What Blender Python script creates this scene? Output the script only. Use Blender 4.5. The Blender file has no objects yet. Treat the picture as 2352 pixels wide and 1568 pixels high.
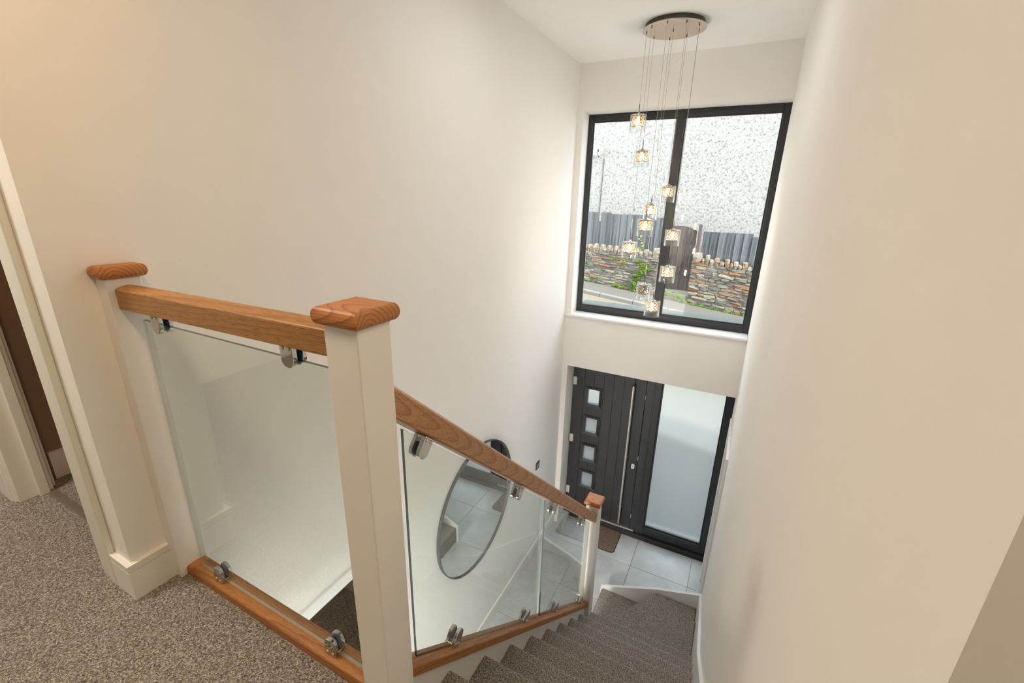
import bpy, bmesh, math, random
from mathutils import Vector, Matrix

# ---------------------------------------------------------------- scene, camera, world, sun, exposure
scene = bpy.context.scene
COL = scene.collection
HALL = 0.0          # hall floor
LAND = 2.57         # landing floor
CEIL = 5.016        # ceiling
CAMZ = 3.85

cam_data = bpy.data.cameras.new("camera")
cam = bpy.data.objects.new("camera", cam_data)
COL.objects.link(cam)
cam_data.sensor_width = 36.0
cam_data.sensor_fit = 'HORIZONTAL'
cam_data.lens = 36.0 * 1020.01 / 2352.0
cam_data.clip_start = 0.02
cam_data.clip_end = 300.0
yaw, pitch, roll = 0.4723814, 0.31433419, 0.02202517
fwd = Vector((-math.sin(yaw) * math.cos(pitch), math.cos(yaw) * math.cos(pitch), -math.sin(pitch)))
rgt = Vector((math.cos(yaw), math.sin(yaw), 0))
upv = rgt.cross(fwd)
r2 = math.cos(roll) * rgt + math.sin(roll) * upv
u2 = -math.sin(roll) * rgt + math.cos(roll) * upv
cm = Matrix((r2, u2, -fwd)).transposed().to_4x4()
cm.translation = Vector((0, 0, CAMZ))
cam.matrix_world = cm
scene.camera = cam

scene.view_settings.view_transform = 'Standard'
scene.view_settings.look = 'None'
scene.view_settings.gamma = 1.0
scene.view_settings.use_curve_mapping = False
scene.view_settings.exposure = 0.14
cy = scene.cycles
cy.max_bounces = 12
cy.diffuse_bounces = 6
cy.glossy_bounces = 6
cy.transmission_bounces = 8
cy.transparent_max_bounces = 20
cy.use_adaptive_sampling = True
cy.adaptive_threshold = 0.06
cy.sample_clamp_indirect = 5.0
cy.caustics_reflective = False
cy.blur_glossy = 0.3

world = bpy.data.worlds.new("sky")
scene.world = world
world.use_nodes = True
bg = world.node_tree.nodes["Background"]
bg.inputs[0].default_value = (0.82, 0.91, 1.0, 1)
bg.inputs[1].default_value = 5.2

sun_data = bpy.data.lights.new("sun", 'SUN')
sun_data.energy = 10.0
sun_data.angle = 0.0093
sun_data.color = (1.0, 0.95, 0.86)
sun = bpy.data.objects.new("sun", sun_data)
COL.objects.link(sun)
sun.location = (8, -10, 14)
sun.rotation_euler = Vector((-1.20, 0.46, -1.25)).to_track_quat('-Z', 'Y').to_euler()

def portal(name, x0, x1, z0, z1, y):
    d = bpy.data.lights.new(name, 'AREA')
    d.shape = 'RECTANGLE'
    d.size = x1 - x0
    d.size_y = z1 - z0
    d.cycles.is_portal = True
    o = bpy.data.objects.new(name, d)
    COL.objects.link(o)
    o.location = ((x0 + x1) / 2, y, (z0 + z1) / 2)
    o.rotation_euler = (math.radians(-90), 0, 0)
portal("sky_portal", -1.5, 0.11, 2.74, 4.57, 4.70)
portal("sky_portal", -0.545, 0.082, 0.17, 2.09, 4.70)

# ---------------------------------------------------------------- object helpers
WM = {}
def place(o, parent=None, mat=None):
    mat = mat or Matrix.Identity(4)
    COL.objects.link(o)
    o.matrix_basis = mat
    WM[o] = mat
    if parent is not None:
        o.parent = parent
        o.matrix_parent_inverse = WM[parent].inverted()
    return o
def empty(name, loc, parent=None, rotz=0.0):
    o = bpy.data.objects.new(name, None)
    o.empty_display_size = 0.1
    return place(o, parent, Matrix.Translation(loc) @ Matrix.Rotation(rotz, 4, 'Z'))
def tag(o, label=None, cat=None, group=None, kind=None):
    if label: o["label"] = label
    if cat: o["category"] = cat
    if group: o["group"] = group
    if kind: o["kind"] = kind
    return o
def me_of(bm, name, smooth=False, bevel=0.0, segs=2, angle=0.5):
    if bevel > 0:
        bm.normal_update()
        es = [e for e in bm.edges if len(e.link_faces) == 2 and e.calc_face_angle(0) > angle]
        bmesh.ops.bevel(bm, geom=es, offset=bevel, segments=segs, profile=0.5, affect='EDGES', clamp_overlap=True)
    bmesh.ops.recalc_face_normals(bm, faces=bm.faces)
    me = bpy.data.meshes.new(name)
    bm.to_mesh(me)
    bm.free()
    if smooth:
        for p in me.polygons: p.use_smooth = True
    return me
def mobj(name, me, mat=None, parent=None, m=None):
    o = bpy.data.objects.new(name, me)
    if mat is not None and len(me.materials) == 0:
        for mm in (mat if isinstance(mat, (list, tuple)) else [mat]): me.materials.append(mm)
    return place(o, parent, m)
def obj(name, bm, mat, parent=None, m=None, smooth=False, bevel=0.0, segs=2, angle=0.5):
    me = me_of(bm, name, smooth, bevel, segs, angle)
    if smooth and bevel == 0: 
        pass
    return mobj(name, me, mat, parent, m)
def box(bm, x0, x1, y0, y1, z0, z1):
    vs = [bm.verts.new(p) for p in ((x0,y0,z0),(x1,y0,z0),(x1,y1,z0),(x0,y1,z0),(x0,y0,z1),(x1,y0,z1),(x1,y1,z1),(x0,y1,z1))]
    for f in ((3,2,1,0),(4,5,6,7),(0,1,5,4),(1,2,6,5),(2,3,7,6),(3,0,4,7)):
        bm.faces.new([vs[i] for i in f])
    return bm
def boxes(*bs):
    bm = bmesh.new()
    for b in bs: box(bm, *b)
    return bm
def prism(bm, pts, axis, a, b):
    """extrude a 2-D polygon along an axis: 'x' pts=(y,z), 'y' pts=(x,z), 'z' pts=(x,y)"""
    def P(p, t):
        return (t, p[0], p[1]) if axis == 'x' else (p[0], t, p[1]) if axis == 'y' else (p[0], p[1], t)
    lo = [bm.verts.new(P(p, a)) for p in pts]
    hi = [bm.verts.new(P(p, b)) for p in pts]
    n = len(pts)
    bm.faces.new(lo[::-1]); bm.faces.new(hi)
    for i in range(n):
        bm.faces.new((lo[i], lo[(i+1) % n], hi[(i+1) % n], hi[i]))
    return bm
def tube(bm, p0, p1, r0, r1=None, n=12, caps=True):
    r1 = r0 if r1 is None else r1
    p0, p1 = Vector(p0), Vector(p1)
    d = (p1 - p0).normalized()
    a = d.orthogonal().normalized(); b = d.cross(a)
    A = [bm.verts.new(p0 + r0 * (math.cos(t) * a + math.sin(t) * b)) for t in [2*math.pi*i/n for i in range(n)]]
    B = [bm.verts.new(p1 + r1 * (math.cos(t) * a + math.sin(t) * b)) for t in [2*math.pi*i/n for i in range(n)]]
    for i in range(n):
        bm.faces.new((A[i], A[(i+1) % n], B[(i+1) % n], B[i]))
    if caps:
        bm.faces.new(A[::-1]); bm.faces.new(B)
    return bm
def lathe(bm, prof, n=32, c=(0,0,0), closed=False):
    rings = []
    for r, z in prof:
        if r < 1e-6:
            rings.append([bm.verts.new((c[0], c[1], c[2] + z))])
        else:
            rings.append([bm.verts.new((c[0] + r*math.cos(2*math.pi*i/n), c[1] + r*math.sin(2*math.pi*i/n), c[2] + z)) for i in range(n)])
    pairs = list(zip(rings, rings[1:]))
    if closed: pairs.append((rings[-1], rings[0]))
    for A, B in pairs:
        for i in range(n):
            j = (i + 1) % n
            if len(A) == 1 and len(B) == 1: continue
            if len(A) == 1: bm.faces.new((A[0], B[j], B[i]))
            elif len(B) == 1: bm.faces.new((A[i], A[j], B[0]))
            else: bm.faces.new((A[i], A[j], B[j], B[i]))
    return bm
def torus(bm, R, r, c, axis='z', n=48, k=8, arc=None):
    rows = []
    for i in range(n):
        t = 2*math.pi*i/n
        row = []
        for j in range(k):
            s = 2*math.pi*j/k
            q = ((R + r*math.cos(s))*math.cos(t), (R + r*math.cos(s))*math.sin(t), r*math.sin(s))
            if axis == 'x': q = (q[2], q[0], q[1])
            row.append(bm.verts.new((c[0]+q[0], c[1]+q[1], c[2]+q[2])))
        rows.append(row)
    for i in range(n):
        for j in range(k):
            bm.faces.new((rows[i][j], rows[(i+1) % n][j], rows[(i+1) % n][(j+1) % k], rows[i][(j+1) % k]))
    return bm

# ---------------------------------------------------------------- materials
def new_mat(name):
    m = bpy.data.materials.new(name)
    m.use_nodes = True
    nt = m.node_tree
    nt.nodes.clear()
    out = nt.nodes.new('ShaderNodeOutputMaterial')
    return m, nt, out
def N(nt, typ, **kw):
    n = nt.nodes.new(typ)
    for k, v in kw.items():
        if k.startswith('i_'):
            key = k[2:].replace('_', ' ')
            n.inputs[key].default_value = v
        else: setattr(n, k, v)
    return n
def L(nt, a, b): nt.links.new(a, b)
def ramp(nt, fac, stops, interp='LINEAR'):
    r = nt.nodes.new('ShaderNodeValToRGB')
    r.color_ramp.interpolation = interp
    el = r.color_ramp.elements
    while len(el) < len(stops): el.new(0.5)
    for e, (p, c) in zip(el, stops):
        e.position = p; e.color = (c[0], c[1], c[2], 1)
    L(nt, fac, r.inputs[0])
    return r.outputs[0]
def coords(nt, scale=(1,1,1), rot=(0,0,0), kind='Object'):
    t = nt.nodes.new('ShaderNodeTexCoord')
    m = nt.nodes.new('ShaderNodeMapping')
    m.inputs['Scale'].default_value = scale
    m.inputs['Rotation'].default_value = rot
    L(nt, t.outputs[kind], m.inputs[0])
    return m.outputs[0]
def noise(nt, vec, scale, detail=2.0, rough=0.5, dist=0.0):
    n = N(nt, 'ShaderNodeTexNoise')
    n.inputs['Scale'].default_value = scale
    n.inputs['Detail'].default_value = detail
    n.inputs['Roughness'].default_value = rough
    n.inputs['Distortion'].default_value = dist
    L(nt, vec, n.inputs['Vector'])
    return n.outputs['Fac']
def bump(nt, h, strength, dist):
    b = N(nt, 'ShaderNodeBump')
    b.inputs['Strength'].default_value = strength
    b.inputs['Distance'].default_value = dist
    L(nt, h, b.inputs['Height'])
    return b.outputs[0]
def principled(nt, out, color=None, rough=0.5, metal=0.0, normal=None, spec=0.5, col_link=None):
    p = N(nt, 'ShaderNodeBsdfPrincipled')
    if color: p.inputs['Base Color'].default_value = (*color, 1)
    if col_link: L(nt, col_link, p.inputs['Base Color'])
    p.inputs['Roughness'].default_value = rough
    p.inputs['Metallic'].default_value = metal
    p.inputs['Specular IOR Level'].default_value = spec
    if normal: L(nt, normal, p.inputs['Normal'])
    L(nt, p.outputs[0], out.inputs[0])
    return p
def mix(nt, fac, a, b):
    m = N(nt, 'ShaderNodeMix', data_type='RGBA')
    if isinstance(fac, (int, float)): m.inputs[0].default_value = fac
    else: L(nt, fac, m.inputs[0])
    for s, v in ((6, a), (7, b)):
        if isinstance(v, tuple): m.inputs[s].default_value = (*v, 1)
        else: L(nt, v, m.inputs[s])
    return m.outputs[2]

def plaster(name, col, rough=0.85, b=0.06):
    m, nt, out = new_mat(name)
    v = coords(nt)
    n1 = noise(nt, v, 6, 3)
    n2 = noise(nt, v, 90, 3)
    c = mix(nt, n1, tuple(x*0.985 for x in col), tuple(min(1, x*1.015) for x in col))
    principled(nt, out, rough=rough, col_link=c, normal=bump(nt, n2, b, 0.002), spec=0.2)
    return m
M = {}
M['wall'] = plaster('wall_paint', (0.885, 0.865, 0.835))
M['ceiling'] = plaster('ceiling_paint', (0.94, 0.94, 0.925))
M['painted_shade_wall'] = plaster('shade_brown_wall_paint', (0.30, 0.205, 0.145))  # shade of the dim rooms put into the wall colour as brown

def painted(name, col, rough=0.35):
    m, nt, out = new_mat(name)
    v = coords(nt, (1, 1, 0.12))
    n = noise(nt, v, 120, 4, 0.6)
    n2 = noise(nt, coords(nt), 9, 2)
    c = mix(nt, n2, tuple(x*0.97 for x in col), col)
    principled(nt, out, rough=rough, col_link=c, normal=bump(nt, n, 0.12, 0.001), spec=0.4)
    return m
M['paint'] = painted('white_satin_paint', (0.83, 0.805, 0.77))
M['paint_white'] = painted('bright_white_paint', (0.86, 0.86, 0.86))
M['paint_green'] = painted('pale_architrave_paint', (0.76, 0.76, 0.70))

def oak(name, light, dark, pore, ring=70.0, tilt=0.035, pores=0.75, rot=None, loc=(0, 0, 0), warp_amp=0.028, pore_x=14):
    """length runs along the object's local X"""
    m, nt, out = new_mat(name)
    v = coords(nt, (1, 1, 1), rot or (0.0, tilt, tilt * 0.6))
    v.node.inputs['Location'].default_value = loc
    warp = N(nt, 'ShaderNodeTexNoise'); warp.inputs['Scale'].default_value = 2.2; warp.inputs['Detail'].default_value = 3
    vs = coords(nt, (1.1, 4, 4))
    L(nt, vs, warp.inputs['Vector'])
    add = N(nt, 'ShaderNodeVectorMath', operation='MULTIPLY_ADD')
    L(nt, warp.outputs['Color'], add.inputs[0]); add.inputs[1].default_value = (0.0, warp_amp, warp_amp); L(nt, v, add.inputs[2])
    w = N(nt, 'ShaderNodeTexWave', wave_type='RINGS', rings_direction='X', wave_profile='SAW')
    w.inputs['Scale'].default_value = ring / 6.2832 * 3.2
    w.inputs['Distortion'].default_value = 0.6
    w.inputs['Detail'].default_value = 2
    w.inputs['Detail Scale'].default_value = 1.5
    L(nt, add.outputs[0], w.inputs['Vector'])
    c1 = ramp(nt, w.outputs['Fac'], [(0.0, light), (0.55, tuple((a*0.8+b*0.2) for a, b in zip(light, dark))), (0.88, dark), (0.95, tuple(x*0.72 for x in dark)), (1.0, light)])
    vp = coords(nt, (pore_x, 220, 220))
    pn = noise(nt, vp, 3.0, 2, 0.6)
    pf = ramp(nt, pn, [(0.0, (0,0,0)), (0.53, (0,0,0)), (0.64, (1,1,1)), (1.0, (1,1,1))])
    pfs = N(nt, 'ShaderNodeMath', operation='MULTIPLY'); L(nt, pf, pfs.inputs[0]); pfs.inputs[1].default_value = pores
    c2 = mix(nt, pfs.outputs[0], c1, pore)
    fib = noise(nt, coords(nt, (3, 120, 120)), 4.0, 3, 0.6)
    c3 = mix(nt, fib, c2, tuple(x*1.12 for x in light))
    m3 = N(nt, 'ShaderNodeMix', data_type='RGBA'); m3.inputs[0].default_value = 0.35
    L(nt, c2, m3.inputs[6]); L(nt, c3, m3.inputs[7])
    principled(nt, out, rough=0.42, col_link=m3.outputs[2], normal=bump(nt, pn, 0.15, 0.0006), spec=0.4)
    return m
M['oak'] = oak('oak_handrail', (0.385, 0.190, 0.060), (0.30, 0.135, 0.036), (0.12, 0.048, 0.012), ring=45, pore_x=9, pores=0.9)
M['oak_stair'] = oak('oak_stair_handrail', (0.47, 0.245, 0.105), (0.33, 0.145, 0.050), (0.13, 0.052, 0.016), ring=68, rot=(0, 0.012, 0.085), loc=(0, 0.045, -0.032), warp_amp=0.017, pore_x=20, pores=0.85)
M['oak_warm'] = oak('oak_base_rail', (0.39, 0.165, 0.046), (0.27, 0.100, 0.025), (0.13, 0.042, 0.011), ring=40)
M['cap'] = oak('pine_cap', (0.47, 0.19, 0.055), (0.27, 0.085, 0.022), (0.20, 0.06, 0.016), ring=60, tilt=0.22, pores=0.15)

def carpet(name, cols, sc=175.0, bs=0.9):
    m, nt, out = new_mat(name)
    t = coords(nt, (1, 1, 1), (0, 0, 0.6))
    st = N(nt, 'ShaderNodeMapping'); st.inputs['Scale'].default_value = (1.0, 0.62, 0.8); L(nt, t, st.inputs[0])
    n1 = noise(nt, st.outputs[0], sc, 2.5, 0.65, 0.7)
    n2 = noise(nt, t, sc * 0.35, 2)
    n3 = noise(nt, t, 5, 2)
    s = N(nt, 'ShaderNodeMath', operation='MULTIPLY_ADD'); L(nt, n2, s.inputs[0]); s.inputs[1].default_value = 0.30; L(nt, n1, s.inputs[2])
    s2 = N(nt, 'ShaderNodeMath', operation='SUBTRACT'); L(nt, s.outputs[0], s2.inputs[0]); s2.inputs[1].default_value = 0.15
    c = ramp(nt, s2.outputs[0], [(0.33, cols[0]), (0.46, cols[1]), (0.55, cols[2]), (0.68, cols[3])])
    c = mix(nt, n3, c, c)
    principled(nt, out, rough=0.95, col_link=c, normal=bump(nt, n1, bs, 0.006), spec=0.05)
    return m
M['carpet'] = carpet('speckled_carpet', [(0.060, 0.050, 0.042), (0.165, 0.143, 0.124), (0.31, 0.275, 0.243), (0.62, 0.565, 0.515)], 400.0, 0.3)
M['mat'] = carpet('brown_mat_pile', [(0.10, 0.066, 0.050), (0.19, 0.132, 0.102), (0.25, 0.178, 0.140), (0.34, 0.255, 0.21)], 300)

def tile_mat():
    m, nt, out = new_mat('grey_porcelain')
    v = coords(nt)
    oi = N(nt, 'ShaderNodeObjectInfo')
    n = noise(nt, v, 3.0, 6, 0.62, 0.4)
    n2 = noise(nt, v, 40, 4, 0.7)
    c = ramp(nt, n, [(0.3, (0.43, 0.445, 0.455)), (0.5, (0.53, 0.545, 0.555)), (0.72, (0.62, 0.635, 0.645))])
    p = principled(nt, out, rough=0.38, col_link=c, normal=bump(nt, n2, 0.04, 0.001), spec=0.5)
    return m
M['tile'] = tile_mat()
def flat(name, col, rough=0.5, metal=0.0, spec=0.5, b=0.0, bscale=60):
    m, nt, out = new_mat(name)
    v = coords(nt)
    n = noise(nt, v, bscale, 3)
    c = mix(nt, n, tuple(x*0.93 for x in col), tuple(min(1, x*1.07) for x in col))
    principled(nt, out, rough=rough, metal=metal, spec=spec, col_link=c, normal=bump(nt, n, b, 0.001) if b else None)
    return m
M['painted_shade_floor'] = flat('shade_dark_carpet', (0.03, 0.028, 0.026), 0.95)  # near-black stands in for the darkness inside the hall doorway
M['grout'] = flat('grey_grout', (0.36, 0.36, 0.35), 0.9)
M['chrome'] = flat('polished_chrome', (0.60, 0.59, 0.58), 0.05, 1.0)
M['steel'] = flat('brushed_steel', (0.66, 0.63, 0.58), 0.3, 1.0)
M['nickel'] = flat('brushed_nickel_plate', (0.62, 0.55, 0.47), 0.22, 1.0)
M['darkmetal'] = flat('dark_bronze_metal', (0.10, 0.085, 0.07), 0.35, 1.0)
M['basket'] = flat('dark_brown_basket_wire', (0.05, 0.032, 0.018), 0.5, 0.4)
M['blue_pad'] = flat('blue_rubber_pad', (0.01, 0.10, 0.28), 0.45)
M['rubber'] = flat('black_rubber', (0.02, 0.02, 0.02), 0.6)
M['frame'] = flat('anthracite_window_frame', (0.022, 0.024, 0.027), 0.38, b=0.05)
M['door'] = flat('black_woodgrain_door', (0.026, 0.027, 0.029), 0.45, b=0.15, bscale=150)
M['switch'] = flat('dark_switch_plate', (0.12, 0.115, 0.11), 0.35, 0.6)
M['mirror_frame'] = flat('grey_metal_mirror_frame', (0.075, 0.08, 0.088), 0.4, 0.3)
M['hinge'] = flat('cream_hinge', (0.62, 0.58, 0.50), 0.4)
M['strip'] = flat('brown_metal_strip', (0.20, 0.165, 0.13), 0.5, 0.3)
M['alu'] = flat('aluminium_strip', (0.65, 0.65, 0.62), 0.35, 0.8)
M['sill_out'] = flat('grey_exterior_sill', (0.10, 0.12, 0.11), 0.5)
M['wire'] = flat('fine_steel_cable', (0.45, 0.40, 0.34), 0.35, 0.9)

def fres(nt, f0=0.04, boost=1.0):
    g = N(nt, 'ShaderNodeNewGeometry')
    d = N(nt, 'ShaderNodeVectorMath', operation='DOT_PRODUCT'); L(nt, g.outputs['Normal'], d.inputs[0]); L(nt, g.outputs['Incoming'], d.inputs[1])
    a = N(nt, 'ShaderNodeMath', operation='ABSOLUTE'); L(nt, d.outputs['Value'], a.inputs[0])
    s = N(nt, 'ShaderNodeMath', operation='SUBTRACT'); s.inputs[0].default_value = 1.0; L(nt, a.outputs[0], s.inputs[1])
    p = N(nt, 'ShaderNodeMath', operation='POWER'); L(nt, s.outputs[0], p.inputs[0]); p.inputs[1].default_value = 5.0
    q = N(nt, 'ShaderNodeMath', operation='MULTIPLY_ADD'); L(nt, p.outputs[0], q.inputs[0]); q.inputs[1].default_value = (1 - f0); q.inputs[2].default_value = f0
    return q.outputs[0]
def clear_glass(name, tint, f0=0.04):
    m, nt, out = new_mat(name)
    t = N(nt, 'ShaderNodeBsdfTransparent'); t.inputs[0].default_value = (*tint, 1)
    g = N(nt, 'ShaderNodeBsdfGlossy'); g.inputs['Roughness'].default_value = 0.0; g.inputs[0].default_value = (1, 1, 1, 1)
    mx = N(nt, 'ShaderNodeMixShader')
    L(nt, fres(nt, f0), mx.inputs[0]); L(nt, t.outputs[0], mx.inputs[1]); L(nt, g.outputs[0], mx.inputs[2])
    L(nt, mx.outputs[0], out.inputs[0])
    return m
M['glass'] = clear_glass('balustrade_glass', (0.90, 0.93, 0.91), 0.075)
M['pane'] = clear_glass('window_glass', (0.985, 0.99, 0.985), 0.035)
M['shade'] = clear_glass('lamp_glass', (0.97, 0.98, 0.98), 0.06)
def edge_glass():
    m, nt, out = new_mat('dark_green_glass_edge')
    p = principled(nt, out, (0.012, 0.035, 0.032), 0.12, 0.0, spec=0.6)
    t = N(nt, 'ShaderNodeBsdfTransparent'); t.inputs[0].default_value = (0.50, 0.62, 0.57, 1)
    mx = N(nt, 'ShaderNodeMixShader'); mx.inputs[0].default_value = 0.18
    L(nt, p.outputs[0], mx.inputs[1]); L(nt, t.outputs[0], mx.inputs[2]); L(nt, mx.outputs[0], out.inputs[0])
    return m
M['glass_edge'] = edge_glass()
def edge_pale():
    m, nt, out = new_mat('pale_glass_edge')
    p = principled(nt, out, (0.72, 0.78, 0.74), 0.3, 0.0, spec=0.5)
    t = N(nt, 'ShaderNodeBsdfTransparent'); t.inputs[0].default_value = (0.90, 0.95, 0.92, 1)
    mx = N(nt, 'ShaderNodeMixShader'); mx.inputs[0].default_value = 0.5
    L(nt, p.outputs[0], mx.inputs[1]); L(nt, t.outputs[0], mx.inputs[2]); L(nt, mx.outputs[0], out.inputs[0])
    return m
M['glass_edge_pale'] = edge_pale()  # brighter twin of the dark edge, caught light put into its colour
def frosted():
    m, nt, out = new_mat('frosted_glass')
    v = coords(nt)
    n = noise(nt, v, 260, 3)
    r = N(nt, 'ShaderNodeBsdfRefraction'); r.inputs['Roughness'].default_value = 0.45; r.inputs['IOR'].default_value = 1.10; r.inputs[0].default_value = (0.93, 0.96, 0.96, 1)
    tr = N(nt, 'ShaderNodeBsdfTranslucent'); tr.inputs[0].default_value = (0.85, 0.88, 0.88, 1)
    L(nt, bump(nt, n, 0.25, 0.002), r.inputs['Normal'])
    mx = N(nt, 'ShaderNodeMixShader'); mx.inputs[0].default_value = 0.10
    L(nt, r.outputs[0], mx.inputs[1]); L(nt, tr.outputs[0], mx.inputs[2])
    g = N(nt, 'ShaderNodeBsdfGlossy'); g.inputs['Roughness'].default_value = 0.18
    mx2 = N(nt, 'ShaderNodeMixShader'); L(nt, fres(nt), mx2.inputs[0]); L(nt, mx.outputs[0], mx2.inputs[1]); L(nt, g.outputs[0], mx2.inputs[2])
    L(nt, mx2.outputs[0], out.inputs[0])
    return m
M['frosted'] = frosted()
def mirror():
    m, nt, out = new_mat('silvered_mirror')
    g = N(nt, 'ShaderNodeBsdfGlossy'); g.inputs['Roughness'].default_value = 0.0; g.inputs[0].default_value = (0.86, 0.89, 0.88, 1)
    L(nt, g.outputs[0], out.inputs[0])
    return m
M['mirror'] = mirror()
def emit(name, col, s):
    m, nt, out = new_mat(name)
    e = N(nt, 'ShaderNodeEmission'); e.inputs[0].default_value = (*col, 1); e.inputs[1].default_value = s
    L(nt, e.outputs[0], out.inputs[0])
    return m
M['bulb'] = emit('lit_bulb', (1.0, 0.74, 0.38), 110.0)
M['downlight'] = emit('lit_diffuser', (1.0, 0.83, 0.62), 4.0)
M['bulb_off'] = flat('unlit_bulb', (0.10, 0.10, 0.11), 0.2)
def crystal(name):
    m, nt, out = new_mat(name)
    g = N(nt, 'ShaderNodeBsdfGlossy'); g.inputs['Roughness'].default_value = 0.05
    t = N(nt, 'ShaderNodeBsdfTransparent'); t.inputs[0].default_value = (0.92, 0.90, 0.86, 1)
    d = N(nt, 'ShaderNodeBsdfTranslucent'); d.inputs[0].default_value = (1.0, 0.66, 0.28, 1)  # warm bulb glow put into the bead colour as amber
    m1 = N(nt, 'ShaderNodeMixShader'); m1.inputs[0].default_value = 0.85
    L(nt, t.outputs[0], m1.inputs[1]); L(nt, d.outputs[0], m1.inputs[2])
    m2 = N(nt, 'ShaderNodeMixShader'); L(nt, fres(nt, 0.1), m2.inputs[0])
    L(nt, m1.outputs[0], m2.inputs[1]); L(nt, g.outputs[0], m2.inputs[2])
    L(nt, m2.outputs[0], out.inputs[0])
    return m
M['crystal'] = crystal('amber_lit_crystal')

# ---------------------------------------------------------------- the shell
XL, XR, YW = -1.60, 0.15, 4.38
def struct(name, bm, mat, parent=None, label=None, bevel=0.0):
    o = obj(name, bm, mat, parent, bevel=bevel)
    if parent is None: tag(o, label, None, kind='structure')
    return o
# hall floor with tiles
fh = struct('floor_hall', boxes((-3.4, 2.2, -1.6, 4.72, -0.12, -0.010)), M['grout'], label='grey grouted slab of the entrance hall floor')
tx0, ty0, ts, gap = -0.570 - 0.597*3, 4.107 - 0.597*4, 0.597, 0.0035
tile_bm = bmesh.new(); box(tile_bm, gap/2, ts-gap/2, gap/2, ts-gap/2, -0.010, 0.0)
tile_me = me_of(tile_bm, 'tile', bevel=0.0012, segs=1); tile_me.materials.append(M['tile'])
for i in range(0, 5):
    for j in range(-1, 6):
        x, y = tx0 + i*ts, ty0 + j*ts
        if x + ts < XL - 0.0 or x > XR: continue
        if y + ts > 4.75:
            b = bmesh.new(); box(b, gap/2, ts-gap/2, gap/2, 4.72 - y, -0.010, 0.0)
            mobj('tile', me_of(b, 'tile', bevel=0.0012, segs=1), M['tile'], fh, Matrix.Translation((x, y, 0)))
        else:
            mobj('tile', tile_me, None, fh, Matrix.Translation((x, y, 0)))

# landing floor (carpet)
struct('floor_landing', boxes((-3.2, 2.2, -2.6, 0.293, LAND-0.25, LAND), (-3.2, XR, 0.293, 0.582, LAND-0.25, LAND),
       (-0.61, XR, 0.582, 0.608, LAND-0.25, LAND), (-2.67, -1.75, 0.582, 2.6, LAND-0.25, LAND)), M['carpet'], label='brown grey speckled carpet of the upper landing')
struct('trim_1', boxes((XL, -0.70, 0.582, 0.655, LAND-0.25, LAND-0.001)), M['paint_white'], label='white fascia under the landing balustrade')
# ceiling
struct('ceiling', boxes((-3.3, 2.3, -2.7, 4.75, CEIL, CEIL+0.25)), M['ceiling'], label='plain white plastered ceiling')
struct('ceiling_hall', boxes((-3.3, 2.2, -1.7, 0.56, LAND-0.30, LAND-0.252)), M['ceiling'], label='white ceiling below the landing')
# left wall with the doorway at hall level
DL0, DL1, DLH = 0.78, 1.62, 1.885
struct('wall_left', boxes((XL-0.15, XL, 0.558, 4.75, DLH, CEIL), (XL-0.15, XL, DL1, 4.75, 0, DLH), (XL-0.15, XL, 0.558, DL0, 0, DLH), (XL-0.15, XL, -1.6, 0.558, 0, LAND-0.25)), M['wall'], label='tall white plastered wall left of the stairwell')
b = bmesh.new(); prism(b, [(1.90, 2.589), (2.6, 2.594), (3.3, 2.598), (3.3, 2.601), (2.6, 2.598), (1.90, 2.592)], 'x', XL, XL+0.0010)
obj('filler_ridge', b, M['wall'], bpy.data.objects['wall_left'])
# room behind the hall doorway, its darkness put into wall and floor colours
struct('wall_back_room', boxes((-3.4, -1.75, 0.30, 0.36, 0, 2.3), (-3.4, -1.75, 2.4, 2.46, 0, 2.3), (-3.46, -3.4, 0.3, 2.46, 0, 2.3), (-3.46, -1.75, 0.3, 2.46, 2.24, 2.3)), M['painted_shade_wall'], label='walls of the room off the hall, shade painted into their colour')
struct('floor_back_room', boxes((-3.4, -1.602, 0.36, 2.4, 0.0, 0.006)), M['painted_shade_floor'], label='carpet in the room off the hall, shade painted into its colour')
# architrave round that doorway
b = boxes((XL, XL+0.018, DL0-0.07, DL1+0.07, DLH, DLH+0.07), (XL, XL+0.018, DL0-0.07, DL0, 0, DLH), (XL, XL+0.018, DL1, DL1+0.07, 0, DLH))
struct('trim_2', b, M['paint_white'], label='white architrave of the dark hall doorway', bevel=0.003)
# right wall with the doorway beside the front door
RD0, RD1, RDH = 3.60, 4.26, 1.83
struct('wall_right', boxes((XR, XR+0.12, 0.293, RD0, 0, CEIL), (XR, XR+0.12, RD0, RD1, RDH, CEIL), (XR, XR+0.12, RD1, 4.75, 0, CEIL)), M['wall'], label='long white plastered wall right of the stairs')
struct('wall_landing', boxes((XR+0.12, 2.3, 0.293, 0.42, LAND-0.3, CEIL)), M['wall'], label='white wall of the landing beside the stair head')
b = boxes((XR-0.018, XR, RD0-0.07, RD0, 0, RDH+0.07), (XR-0.018, XR, RD1, RD1+0.07, 0, RDH+0.07), (XR-0.018, XR, RD0, RD1, RDH, RDH+0.07),
          (XR, XR+0.12, RD1-0.025, RD1, 0, RDH), (XR, XR+0.12, RD0, RD0+0.025, 0, RDH))
struct('door_3', b, M['paint_white'], label='white door frame in the right wall by the front door', bevel=0.003)
b = boxes((XR+0.085, XR+0.12, RD0+0.025, RD1-0.025, 0.008, RDH))
d3 = obj('door_leaf', b, M['paint_white'], bpy.data.objects['door_3'], bevel=0.003)
# window wall
struct('wall_front', boxes((XL, -1.541, YW, 4.75, 0, CEIL), (-1.541, XR, YW, 4.75, 2.092, 2.652), (-1.541, XR, YW, 4.75, 4.617, CEIL)), M['wall'], label='white wall with the tall window over the front door')
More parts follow.
